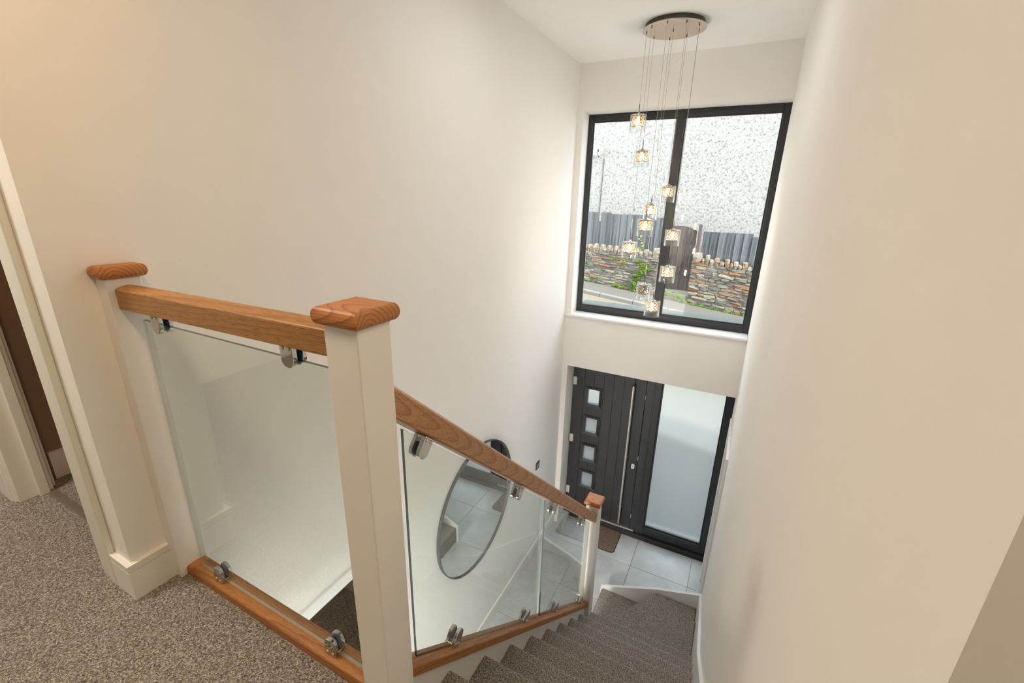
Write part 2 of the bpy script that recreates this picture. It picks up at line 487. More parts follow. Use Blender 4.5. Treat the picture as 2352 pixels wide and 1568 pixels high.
# landing walls
struct('wall_side', boxes((-1.805, XL, 0.458, 0.558, LAND, CEIL), (-2.565, -1.805, 0.458, 0.558, LAND+2.02, CEIL), (-3.2, -2.565, 0.458, 0.558, LAND, CEIL)), M['wall'], label='white landing wall with a doorway at the far left')
struct('wall_back', boxes((-3.3, 2.3, -2.7, -2.6, LAND-0.3, CEIL), (-3.3, 2.2, -1.7, -1.6, 0, LAND-0.25)), M['wall'], label='white wall behind the landing')
struct('wall_end', boxes((-3.3, -3.2, -2.7, 0.56, LAND-0.3, CEIL), (2.2, 2.3, -2.7, 0.42, LAND-0.3, CEIL), (2.2, 2.3, -1.7, 0.42, 0, LAND-0.3)), M['wall'], label='white end walls of the landing corridor')
struct('wall_room', boxes((-2.77, -2.67, 0.558, 2.6, LAND, CEIL), (-2.67, -1.75, 2.5, 2.6, LAND, CEIL), (-1.76, -1.75, 0.558, 2.6, LAND, CEIL)), M['painted_shade_wall'], label='wall of the room beyond the landing doorway, its shade painted brown')
bb = struct('baseboard_room', boxes((-2.67, -2.652, 0.60, 2.5, LAND, LAND+0.13)), M['paint'], label='skirting in the dim room beyond the landing doorway')
# house shell outside, keeps daylight to the openings
struct('roof', boxes((-6.0, 6.0, -7.0, 4.95, CEIL+0.25, CEIL+0.45)), M['wall'], label='flat roof over the stairwell')
struct('wall_outer', boxes((-6.0, XL-0.15, 4.60, 4.75, -0.2, CEIL+0.25), (XR+0.12, 6.0, 4.60, 4.75, -0.2, CEIL+0.25), (-6.1, -6.0, -7, 4.75, -0.2, CEIL+0.25), (6.0, 6.1, -7, 4.75, -0.2, CEIL+0.25), (-6.0, 6.0, -7.1, -7.0, -0.2, CEIL+0.25)), M['wall'], label='outer shell of the house')

# skirtings
def skirting(name, segs, label):
    bm = bmesh.new()
    for s in segs: box(bm, *s)
    return struct(name, bm, M['paint'], label=label, bevel=0.0025)
SK = 0.132
b = bmesh.new()
for d_, z0, z1 in ((0.0, LAND, LAND+SK-0.026), (0.004, LAND+SK-0.026, LAND+SK-0.022), (0.0, LAND+SK-0.022, LAND+SK)):
    prism(b, [(-1.699, 0.440+d_), (XL+0.018-d_, 0.440+d_), (XL+0.018-d_, 0.5615), (XL, 0.5615), (XL, 0.458), (-1.699, 0.458)], 'z', z0, z1)
struct('baseboard_pier', b, M['paint'], label='white grooved skirting board around the landing wall corner')
skirting('baseboard_left', [(XL, XL+0.016, DL1+0.07, YW, 0, 0.12)], 'white skirting board below the round mirror')
skirting('baseboard_right', [(XR-0.016, XR, 3.517, RD0-0.07, 0, 0.12)], 'white skirting board by the foot of the stairs')
skirting('baseboard_front', [(XL+0.016, -1.541, YW-0.016, YW, 0, 0.12)], 'short skirting board beside the front door')
skirting('baseboard_side', [(-3.2, -2.64, 0.440, 0.458, LAND, LAND+SK)], 'white skirting board left of the landing doorway')

# landing doorway frame
dr = tag(empty('door_2', (-2.185, 0.5, LAND)), 'white door frame at the far left of the landing', kind='structure')
def archi(bm, x0, x1, z0, z1, sgn):
    # stepped moulding, the thick side away from the opening
    if sgn > 0:
        box(bm, x0, x1-0.05, 0.444, 0.458, z0, z1); box(bm, x1-0.05, x1, 0.438, 0.458, z0, z1)
    else:
        box(bm, x0, x0+0.05, 0.438, 0.458, z0, z1); box(bm, x0+0.05, x1, 0.444, 0.458, z0, z1)
b = bmesh.new(); archi(b, -1.812, -1.70, LAND, LAND+2.02, 1)
obj('architrave', b, M['paint_green'], dr, bevel=0.004)
b = bmesh.new(); archi(b, -2.64, -2.575, LAND, LAND+2.02, -1)
obj('architrave', b, M['paint'], dr, bevel=0.004)
obj('architrave', boxes((-2.64, -1.70, 0.438, 0.458, LAND+2.02, LAND+2.10)), M['paint'], dr, bevel=0.003)
obj('door_lining', boxes((-2.582, -2.56, 0.452, 0.562, LAND, LAND+2.02)), M['paint'], dr, bevel=0.003)
obj('door_lining', boxes((-1.82, -1.805, 0.452, 0.562, LAND, LAND+2.02)), M['paint'], dr, bevel=0.003)
obj('door_stop', boxes((-2.56, -2.542, 0.512, 0.546, LAND, LAND+2.0)), M['paint'], dr, bevel=0.003)
obj('threshold_strip', boxes((-2.56, -1.82, 0.535, 0.565, LAND, LAND+0.005)), M['strip'], dr, bevel=0.002)
b = bmesh.new(); archi(b, -2.665, -2.59, LAND, LAND+2.05, -1)
bmesh.ops.translate(b, verts=b.verts, vec=(0, 0.12, 0))
obj('architrave', b, M['paint'], dr, bevel=0.004)

# ---------------------------------------------------------------- staircase
RISE, GO, NY0 = 0.19769, 0.226, 0.638
zk = lambda k: LAND - RISE*k
yk = lambda k: NY0 + GO*k
st = tag(empty('staircase', (-0.25, 2.0, 0)), 'grey brown carpeted staircase with winders at the foot', 'staircase')
SX0, SX1 = -0.640, 0.130
def step_profile():
    r = 0.026
    pts = [(-GO-0.03, 0.0)]
    pts += [(-r + r*math.sin(t), -r + r*math.cos(t)) for t in [math.pi*i/8 for i in range(9)]]
    pts += [(-0.030, -2*r-0.002), (-0.030, -RISE-0.02), (-0.06, -RISE-0.02), (-0.06, -0.055), (-GO-0.03, -0.055)]
    return pts
b = bmesh.new(); prism(b, step_profile(), 'x', SX0, SX1)
step_me = me_of(b, 'carpeted_step'); step_me.materials.append(M['carpet'])
for k in range(1, 10):
    mobj('carpeted_step', step_me, None, st, Matrix.Translation((0, yk(k), zk(k))))
# landing nosing
r = 0.016
pts = [(-0.03, 0.0)] + [(-r + r*math.sin(t), -r + r*math.cos(t)) for t in [math.pi*i/8 for i in range(9)]] + [(-0.024, -2*r-0.002), (-0.024, -RISE-0.02), (-0.06, -RISE-0.02), (-0.06, -0.02), (-0.03, -0.02)]
b = bmesh.new(); prism(b, pts, 'x', -0.61, SX1)
obj('landing_nosing', b, M['carpet'], st, Matrix.Translation((0, yk(0), zk(0))))
# winders
def winder(poly, k):
    b = bmesh.new(); prism(b, poly, 'z', max(0.002, zk(k) - RISE - 0.05), zk(k))
    obj('carpeted_winder', b, M['carpet'], st, bevel=0.020, segs=4)
winder([(-0.60, 2.60), (SX1, 2.60), (SX1, 3.165), (-0.612, 2.71), (-0.60, 2.68)], 10)
winder([(-0.612, 2.68), (SX1, 3.12), (SX1, 3.488), (-0.237, 3.488), (-0.69, 2.72), (-0.64, 2.66)], 11)
winder([(-0.69, 2.66), (-0.64, 2.70), (-0.20, 3.488), (-0.722, 3.488), (-0.722, 2.66)], 12)
# strings
def line_z(y, off): return LAND - (RISE/GO)*(y - NY0) + off
b = bmesh.new()
prism(b, [(0.655, line_z(0.655, 0.038)), (2.565, line_z(2.565, 0.038)), (2.565, line_z(2.565, -0.27)), (0.655, line_z(0.655, -0.27))], 'x', -0.671, -0.640)
obj('string_board', b, M['paint'], st)
b = bmesh.new()
prism(b, [(0.638, LAND+0.12), (2.286, 1.262), (3.488, 0.56), (3.488, 0.0), (2.65, 0.0), (2.2, 0.8), (0.638, LAND-0.3)], 'x', 0.130, XR-0.0005)
obj('string_board', b, M['paint_white'], st, bevel=0.003)
b = bmesh.new()
prism(b, [(-0.740, 0.0), (XR-0.0005, 0.0), (XR-0.0005, 0.545), (-0.02, 0.49), (-0.229, 0.425), (-0.737, 0.205)], 'y', 3.488, 3.516)
obj('string_board', b, M['paint_white'], st, bevel=0.003)
# panel under the flight, hall side
b = bmesh.new()
prism(b, [(0.60, 0.0), (2.565, 0.0), (2.565, line_z(2.565, -0.25)), (0.655, line_z(0.655, -0.25)), (0.60, line_z(0.655, -0.25))], 'x', -0.668, -0.645)
obj('spandrel_panel', b, M['paint_white'], st)

# ---------------------------------------------------------------- balustrades
def cap_mesh(wx, wy, name='newel_cap'):
    b = bmesh.new()
    box(b, -wx/2, wx/2, -wy/2, wy/2, 0, 0.036)
    me = me_of(b, name, bevel=0.0, segs=4)
    return me
def cap_obj(parent, x0, x1, y0, y1, z, m='cap', sides='xxyy'):
    """cap with half-round nosed edges, length along local X"""
    b = bmesh.new()
    h, n = 0.036, 8
    cx, cyy = (x0+x1)/2, (y0+y1)/2
    rings = []
    for i in range(n + 1):
        t = -math.pi/2 + math.pi*i/n
        o_ = -0.0105 + 0.0105*math.cos(t)
        z_ = h/2 + h/2*math.sin(t)
        rings.append([b.verts.new(p) for p in ((x0-cx-o_, y0-cyy-o_, z_), (x1-cx+o_, y0-cyy-o_, z_), (x1-cx+o_, y1-cyy+o_, z_), (x0-cx-o_, y1-cyy+o_, z_))])
    b.faces.new(rings[0][::-1]); b.faces.new(rings[-1])
    for A, B in zip(rings, rings[1:]):
        for i in range(4): b.faces.new((A[i], A[(i+1) % 4], B[(i+1) % 4], B[i]))
    return obj('newel_cap', b, M[m], parent, Matrix.Translation((cx, cyy, z)))
def newel(parent, x0, x1, y0, y1, z0, z1):
    return obj('newel_post', boxes((x0, x1, y0, y1, z0, z1)), M['paint'], parent, bevel=0.003, segs=2)

def rail_profile(w, h, crown=0.008, r=0.006):
    """closed section in (y,z), z=0 at the underside"""
    p = [(-w/2+0.003, 0), (w/2-0.003, 0), (w/2, 0.003), (w/2, h-crown-r)]
    p += [(w/2 - r + r*math.cos(t), h-crown-r + r*math.sin(t)) for t in (0.5, 1.0)]
    for i in range(7):
        s = 1 - 2*(i+1)/8.0
        p.append((s*(w/2-r), h - crown*s*s))
    p += [(-w/2 + r - r*math.cos(t), h-crown-r + r*math.sin(t)) for t in (1.0, 0.5)]
    p += [(-w/2, h-crown-r), (-w/2, 0.003)]
    return p
def rail_obj(name, parent, p0, p1, w, h, mat, shear_ends=True, **kw):
    """rail whose underside centre runs p0 -> p1; local X along the rail; ends cut plumb"""
    p0, p1 = Vector(p0), Vector(p1)
    d = p1 - p0; Ln = d.length; d.normalize()
    side = Vector((0, 0, 1)).cross(d).normalized(); up = d.cross(side)
    R = Matrix((d, side, up)).transposed().to_4x4(); R.translation = p0
    prof = rail_profile(w, h, **kw)
    tan = d.z / math.hypot(d.x, d.y)
    b = bmesh.new()
    A = [b.verts.new((z*tan*1.0, y, z)) for y, z in prof]
    B = [b.verts.new((Ln + z*tan*1.0, y, z)) for y, z in prof]
    # plumb cut: shift along the rail so the end plane is vertical
    b.faces.new(A[::-1]); b.faces.new(B)
    n = len(prof)
    for i in range(n): b.faces.new((A[i], A[(i+1) % n], B[(i+1) % n], B[i]))
    return obj(name, b, M[mat], parent, R)

def glass_pane(parent, quad, nrm, th=0.008, edge=(1, 1, 1, 1)):
    """quad of 4 world points (bl, br, tr, tl)"""
    q = [Vector(p) for p in quad]; nv = Vector(nrm).normalized() * th/2
    c = sum(q, Vector())/4
    b = bmesh.new()
    F = [b.verts.new(p - c - nv) for p in q]; K = [b.verts.new(p - c + nv) for p in q]
    faces = [b.faces.new(F), b.faces.new(K[::-1])]
    edges = [b.faces.new((F[i], K[i], K[(i+1) % 4], F[(i+1) % 4])) for i in range(4)]
    for f, k in zip(edges, edge): f.material_index = k
    return obj('glass_panel', b, [M['glass'], M['glass_edge'], M['glass_edge_pale']], parent, Matrix.Translation(c))

# glass clamp: local frame X along the rail, Z away from the rail it is screwed to, Y across the glass
def clamp_plate(y0, y1):
    w, h = 0.036, 0.050
    pts = [(-w/2, 0), (w/2, 0), (w/2, h-w/2)] + [(w/2*math.cos(t), h-w/2 + w/2*math.sin(t)) for t in [math.pi*i/10 for i in range(1, 10)]] + [(-w/2, h-w/2)]
    b = bmesh.new(); prism(b, pts, 'y', y0, y1)
    return b
def clamp_meshes():
    b = clamp_plate(-0.016, -0.0055); box(b, -0.018, 0.018, -0.006, 0.006, 0.0, 0.010)
    b2 = clamp_plate(0.0055, 0.016)
    tmp = bpy.data.meshes.new('t'); b2.to_mesh(tmp); b.from_mesh(tmp); b2.free(); bpy.data.meshes.remove(tmp)
    body = me_of(b, 'clamp_body', bevel=0.0018, segs=2)
    for p in body.polygons: p.use_smooth = False
    body.materials.append(M['chrome'])
    b = bmesh.new()
    for s in (-1, 1):
        pts = [(0.0155*math.cos(t), 0.031 + 0.0155*math.sin(t)) for t in [2*math.pi*i/20 for i in range(20)]]
        prism(b, pts, 'y', s*0.0038, s*0.0062)
    pad = me_of(b, 'rubber_pad'); pad.materials.append(M['blue_pad'])
    b = bmesh.new()
    tube(b, (0, -0.0178, 0), (0, -0.0155, 0), 0.0042, n=14)
    scr = me_of(b, 'screw', bevel=0.0006, segs=1); scr.materials.append(M['steel'])
    b = bmesh.new()
    tube(b, (0, 0.0155, 0), (0, 0.0178, 0), 0.0042, n=14)
    scr2 = me_of(b, 'screw', bevel=0.0006, segs=1); scr2.materials.append(M['steel'])
    return body, pad, scr, scr2
CB, CP, CS, CS2 = clamp_meshes()
def clamp(parent, pos, xdir, zdir, scale=1.0):
    x = Vector(xdir).normalized(); z = Vector(zdir).normalized(); y = z.cross(x).normalized(); x = y.cross(z)
    R = Matrix((x, y, z)).transposed().to_4x4() @ Matrix.Scale(scale, 4); R.translation = Vector(pos)
    o = mobj('glass_clamp', CB, None, parent, R)
    mobj('rubber_pad', CP, None, o, R)
    for dx in (-0.009, 0.009):
        for me in (CS, CS2):
            mobj('screw', me, None, o, R @ Matrix.Translation((dx, 0, 0.009)))
    return o

# landing balustrade
NX0, NX1, NYa, NYb = -0.700, -0.611, 0.566, 0.655
lb = tag(empty('landing_balustrade', (-1.1, 0.61, LAND)), 'oak and glass balustrade along the edge of the upper landing', 'balustrade')
p = newel(lb, NX0, NX1, NYa, NYb, 2.20, 3.610)
cap_obj(p, NX0-0.0145, NX1+0.0145, NYa-0.0145, NYb+0.0145, 3.610)
p = newel(lb, XL, -1.550, 0.560, 0.648, LAND, 3.610)
cap_obj(p, XL+0.0005, -1.535, 0.546, 0.662, 3.610)
rail_obj('handrail', lb, (-1.550, 0.611, 3.523), (NX0, 0.611, 3.535), 0.064, 0.066, 'oak', crown=0.007)
rail_obj('base_rail', lb, (-1.550, 0.611, LAND), (NX0, 0.611, LAND), 0.064, 0.035, 'oak_warm', crown=0.002, r=0.007)
glass_pane(lb, [(-1.504, 0.611, 2.6065), (-0.732, 0.611, 2.6065), (-0.732, 0.611, 3.494), (-1.504, 0.611, 3.492)], (0, 1, 0), edge=(2, 2, 1, 2))
for x in (-1.405, -0.862): clamp(lb, (x, 0.611, 3.526 + 0.0142*(x + 1.405)), (-1, 0, 0), (0, 0, -1), 1.15)
for x in (-1.385, -0.858): clamp(lb, (x, 0.611, 2.604), (1, 0, 0), (0, 0, 1), 1.15)

# stair balustrade
sb = tag(empty('stair_balustrade', (-0.655, 2.61, 0)), 'oak and glass balustrade sloping down beside the stairs', 'balustrade')
BY0, BY1 = 2.566, 2.655
p = newel(sb, NX0, NX1, BY0, BY1, 0.0, 1.822)
cap_obj(p, NX0-0.0145, NX1+0.0145, BY0-0.0145, BY1+0.0145, 1.822)
CX = -0.655
SL = RISE/GO
hr = lambda y: 3.390 - 0.888*(y - 0.655)
br = lambda y: 2.592 - SL*(y - 0.655)
rail_obj('handrail', sb, (CX, NYb, hr(NYb)), (CX, BY0, hr(BY0)), 0.064, 0.066, 'oak_stair')
rail_obj('base_rail', sb, (CX, NYb, br(NYb)), (CX, BY0, br(BY0)), 0.064, 0.035, 'oak_warm', crown=0.004, r=0.006)
gt = lambda y: 3.328 - 0.8885*(y - 0.71)
gb = lambda y: 2.640 - SL*(y - 0.655)
for y0, y1 in ((0.717, 1.618), (1.664, 2.52)):
    glass_pane(sb, [(CX, y0, gb(y0)), (CX, y1, gb(y1)), (CX, y1, gt(y1)), (CX, y0, gt(y0))], (1, 0, 0), edge=(1, 2, 1, 1))
sd = Vector((0, 1, -SL)).normalized(); su = Vector((0, SL, 1)).normalized()
for y in (0.80, 1.375, 1.79, 2.33):
    clamp(sb, (CX, y, hr(y) + 0.0005), sd, -su, 1.15)
for y in (0.89, 1.46, 1.88, 2.42):
    clamp(sb, (CX, y, br(y) + 0.0445), -sd, su, 1.15)

# ---------------------------------------------------------------- window over the door
w1 = tag(empty('window_1', (-0.7, 4.58, 2.68)), 'tall dark framed window in two lights above the front door', kind='structure')
WX0, WX1, WZ0, WZ1 = -1.541, 0.150, 2.682, 4.617
def fr(*a, **k): return boxes(*a)
obj('frame', boxes((WX0, WX0+0.044, 4.545, 4.615, WZ0, WZ1), (WX1-0.048, WX1, 4.545, 4.615, WZ0, WZ1), (WX0+0.044, WX1-0.048, 4.545, 4.615, WZ1-0.060, WZ1), (WX0+0.044, WX1-0.048, 4.545, 4.615, WZ0, WZ0+0.068)), M['frame'], w1, bevel=0.004)
obj('mullion', boxes((-0.722, -0.656, 4.540, 4.615, WZ0+0.068, WZ1-0.060)), M['frame'], w1, bevel=0.004)
for a_, b_ in ((WX0+0.044, -0.722), (-0.656, WX1-0.048)):
    obj('glazing_bead', boxes((a_, a_+0.012, 4.556, 4.57, WZ0+0.068, WZ1-0.06), (b_-0.012, b_, 4.556, 4.57, WZ0+0.068, WZ1-0.06), (a_+0.012, b_-0.012, 4.556, 4.57, WZ0+0.068, WZ0+0.082), (a_+0.012, b_-0.012, 4.556, 4.57, WZ1-0.072, WZ1-0.06)), M['frame'], w1)
    obj('pane', boxes((a_, b_, 4.572, 4.596, WZ0+0.068, WZ1-0.060)), M['pane'], w1)
for x0, x1 in ((-1.32, -0.92), (-0.60, -0.20)):
    obj('trickle_vent', boxes((x0, x1, 4.533, 4.546, WZ1-0.030, WZ1-0.010)), M['frame'], w1, bevel=0.003)
obj('exterior_sill', boxes((WX0, WX1, 4.615, 4.86, WZ0+0.035, WZ0+0.062)), M['sill_out'], w1, bevel=0.004)
ws = obj('trim_3', boxes((XL+0.001, XR-0.001, 4.350, 4.548, 2.654, 2.682)), M['paint_white'], bevel=0.010, segs=4)
tag(ws, 'white window board under the tall window', kind='structure')

# ---------------------------------------------------------------- front door and sidelight
d1 = tag(empty('door_1', (-1.1, 4.62, 0)), 'black plank front door with four square panes', kind='structure')
DY = 4.60
obj('door_core', boxes((-1.533, -0.706, DY+0.006, DY+0.05, 0.085, 2.13)), M['rubber'], d1)
gx = [-1.533, -1.398, -1.284, -1.170, -1.058, -0.944, -0.828, -0.706]
pz = [(1.553, 1.798), (1.188, 1.433), (0.822, 1.060), (0.450, 0.695)]
px0, px1 = -1.378, -1.183
for i in range(7):
    x0, x1 = gx[i] + (0.0022 if i else 0), gx[i+1] - 0.0022
    b = bmesh.new()
    # planks crossed by the square panes stop at the mouldings
    if i in (1, 2):
        if i == 1: sx0, sx1, cx0, cx1 = x0, px0+0.012, px0+0.012, x1
        else: sx0, sx1, cx0, cx1 = px1-0.012, x1, x0, px1-0.012
        box(b, sx0, sx1, DY, DY+0.01, 0.085, 2.13)
        zs = 0.085
        for z0, z1 in sorted(pz):
            box(b, cx0, cx1, DY, DY+0.01, zs, z0+0.012); zs = z1-0.012
        box(b, cx0, cx1, DY, DY+0.01, zs, 2.13)
    else:
        box(b, x0, x1, DY, DY+0.01, 0.085, 2.13)
    obj('door_plank', b, M['door'], d1)
def frame_ring(b, x0, x1, z0, z1, w, y0, y1, inner_y):
    o_ = [(x0, z0), (x1, z0), (x1, z1), (x0, z1)]
    i_ = [(x0+w, z0+w), (x1-w, z0+w), (x1-w, z1-w), (x0+w, z1-w)]
    O = [b.verts.new((p[0], y0, p[1])) for p in o_]; OB = [b.verts.new((p[0], y1, p[1])) for p in o_]
    I = [b.verts.new((p[0], inner_y, p[1])) for p in i_]; IB = [b.verts.new((p[0], y1, p[1])) for p in i_]
    for k in range(4):
        j = (k+1) % 4
        b.faces.new((O[k], O[j], I[j], I[k])); b.faces.new((OB[j], OB[k], O[k], O[j])[::-1]); b.faces.new((I[k], I[j], IB[j], IB[k])); b.faces.new((OB[k], OB[j], IB[j], IB[k])[::-1])
for z0, z1 in pz:
    b = bmesh.new(); frame_ring(b, px0, px1, z0, z1, 0.030, DY-0.014, DY+0.012, DY-0.006)
    sw = obj('door_light', b, M['door'], d1)
    obj('pane', boxes((px0+0.028, px1-0.028, DY+0.001, DY+0.0055, z0+0.028, z1-0.028)), M['frosted'], sw)
# let daylight through the core behind the four panes: rebuild core with openings
core = bpy.data.objects['door_core']
b = bmesh.new()
box(b, -1.533, px0+0.028, DY+0.0101, DY+0.05, 0.085, 2.13); box(b, px1-0.028, -0.706, DY+0.0101, DY+0.05, 0.085, 2.13)
zs = 0.085
for z0, z1 in sorted(pz):
    box(b, px0+0.028, px1-0.028, DY+0.0101, DY+0.05, zs, z0+0.028); zs = z1-0.028
box(b, px0+0.028, px1-0.028, DY+0.0101, DY+0.05, zs, 2.13)
bmesh.ops.recalc_face_normals(b, faces=b.faces); b.to_mesh(core.data); b.free()
obj('door_frame', boxes((-0.700, -0.545, 4.585, 4.66, 0.06, 2.13), (0.082, 0.150, 4.585, 4.66, 0.06, 2.13), (-0.545, 0.082, 4.585, 4.66, 0.06, 0.172), (-1.541, -0.70, 4.60, 4.66, 0.0, 0.083)), M['frame'], d1, bevel=0.004)
obj('frame_groove', boxes((-0.628, -0.622, 4.580, 4.59, 0.18, 2.13), (-0.612, -0.606, 4.580, 4.59, 0.18, 2.13)), M['frame'], d1)
obj('threshold', boxes((-1.541, XR, 4.55, 4.66, 0.0, 0.058)), M['rubber'], d1, bevel=0.003)
obj('threshold_strip', boxes((-1.535, -0.655, 4.575, 4.597, 0.062, 0.080)), M['alu'], d1, bevel=0.002)
hb = obj('bar_handle', tube(bmesh.new(), (-0.832, 4.545, 0.142), (-0.832, 4.545, 1.935), 0.0155, n=20), M['steel'], d1, bevel=0.001, segs=1, angle=1.0)
for z in (0.36, 1.04, 1.72):
    obj('standoff', tube(bmesh.new(), (-0.832, 4.548, z), (-0.815, DY, z), 0.008, n=12), M['steel'], hb)
b = bmesh.new(); prism(b, [(0.019*math.cos(t), (0.016 if math.sin(t) > 0 else -0.016) + 0.019*math.sin(t)) for t in [2*math.pi*(i+0.5)/20 for i in range(20)]], 'y', 0, 0.008)
es = obj('lock_escutcheon', b, M['steel'], d1, Matrix.Translation((-0.749, DY-0.008, 0.928)), bevel=0.0015, segs=1)
obj('lock_cylinder', tube(bmesh.new(), (-0.749, DY-0.016, 0.933), (-0.749, DY-0.008, 0.933), 0.009, n=14), M['chrome'], es)
for z in (1.807, 1.045, 0.258):
    obj('lock_keep', boxes((-0.706, -0.697, DY-0.012, DY+0.004, z-0.025, z+0.025)), M['hinge'], d1, bevel=0.001, segs=1)
for z in (1.842, 1.094, 0.364):
    b = boxes((-1.528, -1.484, DY-0.022, DY, z-0.050, z+0.050))
    hg = obj('hinge', b, M['hinge'], d1, bevel=0.006, segs=2)
    obj('hinge_knuckle', tube(bmesh.new(), (-1.53, DY-0.018, z-0.048), (-1.53, DY-0.018, z+0.048), 0.009, n=12), M['steel'], hg)
w2 = tag(empty('window_2', (-0.23, 4.62, 0.17)), 'frosted glass sidelight beside the front door', kind='structure')
obj('pane', boxes((-0.545, 0.082, 4.618, 4.628, 0.172, 2.13)), M['frosted'], w2)
obj('glazing_bead', boxes((-0.545, -0.530, 4.600, 4.616, 0.172, 2.13), (0.068, 0.082, 4.600, 4.616, 0.172, 2.13), (-0.530, 0.068, 4.600, 4.616, 0.172, 0.188)), M['frame'], w2, bevel=0.003)

# ---------------------------------------------------------------- things in the hall
# round mirror
mr = tag(empty('round_mirror', (XL+0.02, 2.576, 1.454-0.55)), 'large round mirror with thin dark frame on the left wall', 'mirror')
b = bmesh.new(); lathe(b, [(0, 0.0), (0.5465, 0.0), (0.5465, 0.006), (0, 0.006)], n=96)
RM = Matrix.Translation((XL+0.008, 2.576, 1.454)) @ Matrix.Rotation(math.radians(90), 4, 'Y')
obj('mirror_glass', b, M['mirror'], mr, RM)
b = bmesh.new(); lathe(b, [(0.5455, -0.006), (0.552, -0.006), (0.552, 0.018), (0.5455, 0.018)], n=96, closed=True)
obj('mirror_frame', b, M['mirror_frame'], mr, RM)
# light switch
sw = tag(empty('light_switch', (XL, 3.79, 1.10)), 'dark metal double switch plate beside the front door', 'light switch')
obj('switch_plate', boxes((XL, XL+0.008, 3.745, 3.831, 1.095, 1.181)), M['switch'], sw, bevel=0.002)
for y in (3.768, 3.808):
    obj('rocker', boxes((XL+0.008, XL+0.013, y-0.011, y+0.011, 1.118, 1.158)), M['steel'], sw, bevel=0.002)
# door mat
b = bmesh.new()
pts = []
for cx_, cy_, a0 in ((-0.84, 4.53, 0), (-1.44, 4.53, 90), (-1.44, 4.235, 180), (-0.84, 4.235, 270)):
    for i in range(6):
        t = math.radians(a0 + 18*i); pts.append((cx_ + 0.055*math.cos(t), cy_ + (0.045)*math.sin(t)))
prism(b, pts, 'z', 0.004, 0.014)
dm = tag(empty('door_mat', (-1.14, 4.38, 0)), 'brown rectangular mat with rounded corners at the front door', 'door mat')
obj('mat_pile', b, M['mat'], dm, bevel=0.004)
b = bmesh.new(); prism(b, [(-1.14 + (x+1.14)*1.018, 4.3825 + (y-4.3825)*1.03) for x, y in pts], 'z', 0.0, 0.006)
obj('mat_backing', b, M['rubber'], dm)

# ---------------------------------------------------------------- chandelier
ch = tag(empty('chandelier', (-0.683, 3.716, CEIL)), 'cluster of ten glass pendants hanging from a round nickel ceiling plate', 'chandelier')
PZ = 4.978
b = bmesh.new(); lathe(b, [(0, 0.0), (0.205, 0.0), (0.212, 0.002), (0.212, 0.006), (0.20, 0.008), (0, 0.008)], n=72, c=(0, 0, 0))
cp = obj('ceiling_plate', b, M['nickel'], ch, Matrix.Translation((-0.683, 3.716, PZ)))
b = bmesh.new(); lathe(b, [(0, 0), (0.198, 0), (0.198, CEIL-PZ-0.008), (0, CEIL-PZ-0.008)], n=72)
obj('plate_rim', b, M['darkmetal'], cp, Matrix.Translation((-0.683, 3.716, PZ+0.008)))
PEND = [((-0.867, 3.694), 4.455, 1), ((-0.811, 3.586), 3.536, 1), ((-0.839, 3.817), 4.220, 1), ((-0.700, 3.538), 3.713, 1), ((-0.739, 3.886), 3.821, 1),
        ((-0.689, 3.714), 3.198, 0), ((-0.583, 3.577), 3.095, 1), ((-0.618, 3.866), 3.959, 1), ((-0.514, 3.667), 3.361, 1), ((-0.528, 3.784), 3.633, 1)]
R_, H_ = 0.059, 0.125
b = bmesh.new(); lathe(b, [(0.0185, 0.0), (0.050, 0.0), (0.0575, -0.002), (R_, -0.007), (R_, -H_), (R_-0.0028, -H_), (R_-0.0028, -0.008), (0.050, -0.004), (0.0185, -0.004)], n=40)
shade_me = me_of(b, 'glass_shade', smooth=True); shade_me.materials.append(M['shade'])
b = bmesh.new(); lathe(b, [(0, 0.014), (0.008, 0.014), (0.012, 0.006), (0.024, 0.003), (0.026, 0.0), (0.026, -0.003), (0.018, -0.005), (0.018, -0.016), (0, -0.016)], n=24)
topcap_me = me_of(b, 'top_cap', smooth=False); topcap_me.materials.append(M['chrome'])
b = bmesh.new(); tube(b, (0, 0, 0.010), (0, 0, 0.068), 0.0030, n=8)
stem_me = me_of(b, 'stem'); stem_me.materials.append(M['darkmetal'])
b = bmesh.new(); lathe(b, [(0, -0.016), (0.006, -0.018), (0.0115, -0.034), (0.0115, -0.046), (0.007, -0.056), (0, -0.060)], n=16)
bulb_me = me_of(b, 'bulb', smooth=True); bulb_me.materials.append(M['bulb'])
bulb_off = bulb_me.copy(); bulb_off.materials.clear(); bulb_off.materials.append(M['bulb_off'])
# crystal basket: rings, crossing wires and round beads
def cage():
    b = bmesh.new()
    rc, zt, zb = 0.041, -0.010, -0.082
    for z in (zt, zb): torus(b, rc, 0.0018, (0, 0, z), n=24, k=5)
    n = 8
    for i in range(n):
        for s in (1, -1):
            prev = None
            for j in range(7):
                t = 2*math.pi*i/n + s*j*(math.pi/n)
                q = Vector((rc*math.cos(t), rc*math.sin(t), zt + (zb-zt)*j/6))
                if prev is not None: tube(b, prev, q, 0.0014, n=4, caps=False)
                prev = q
    for i in range(4):
        t = math.pi*i/4
        tube(b, (rc*math.cos(t), rc*math.sin(t), zb), (-rc*math.cos(t), -rc*math.sin(t), zb), 0.0009, n=4, caps=False)
    return b
wire_me = me_of(cage(), 'basket_wire'); wire_me.materials.append(M['basket'])
def beads():
    b = bmesh.new()
    rc, zt, zb, n = 0.040, -0.010, -0.082, 8
    for j in range(6):
        for i in range(n):
            t = 2*math.pi*(i + (0.0 if j % 2 else 0.5))/n
            z = zt + (zb-zt)*(j+0.5)/6
            mm = Matrix.Translation((rc*math.cos(t), rc*math.sin(t), z))
            bmesh.ops.create_icosphere(b, subdivisions=1, radius=0.0058, matrix=mm)
    return b
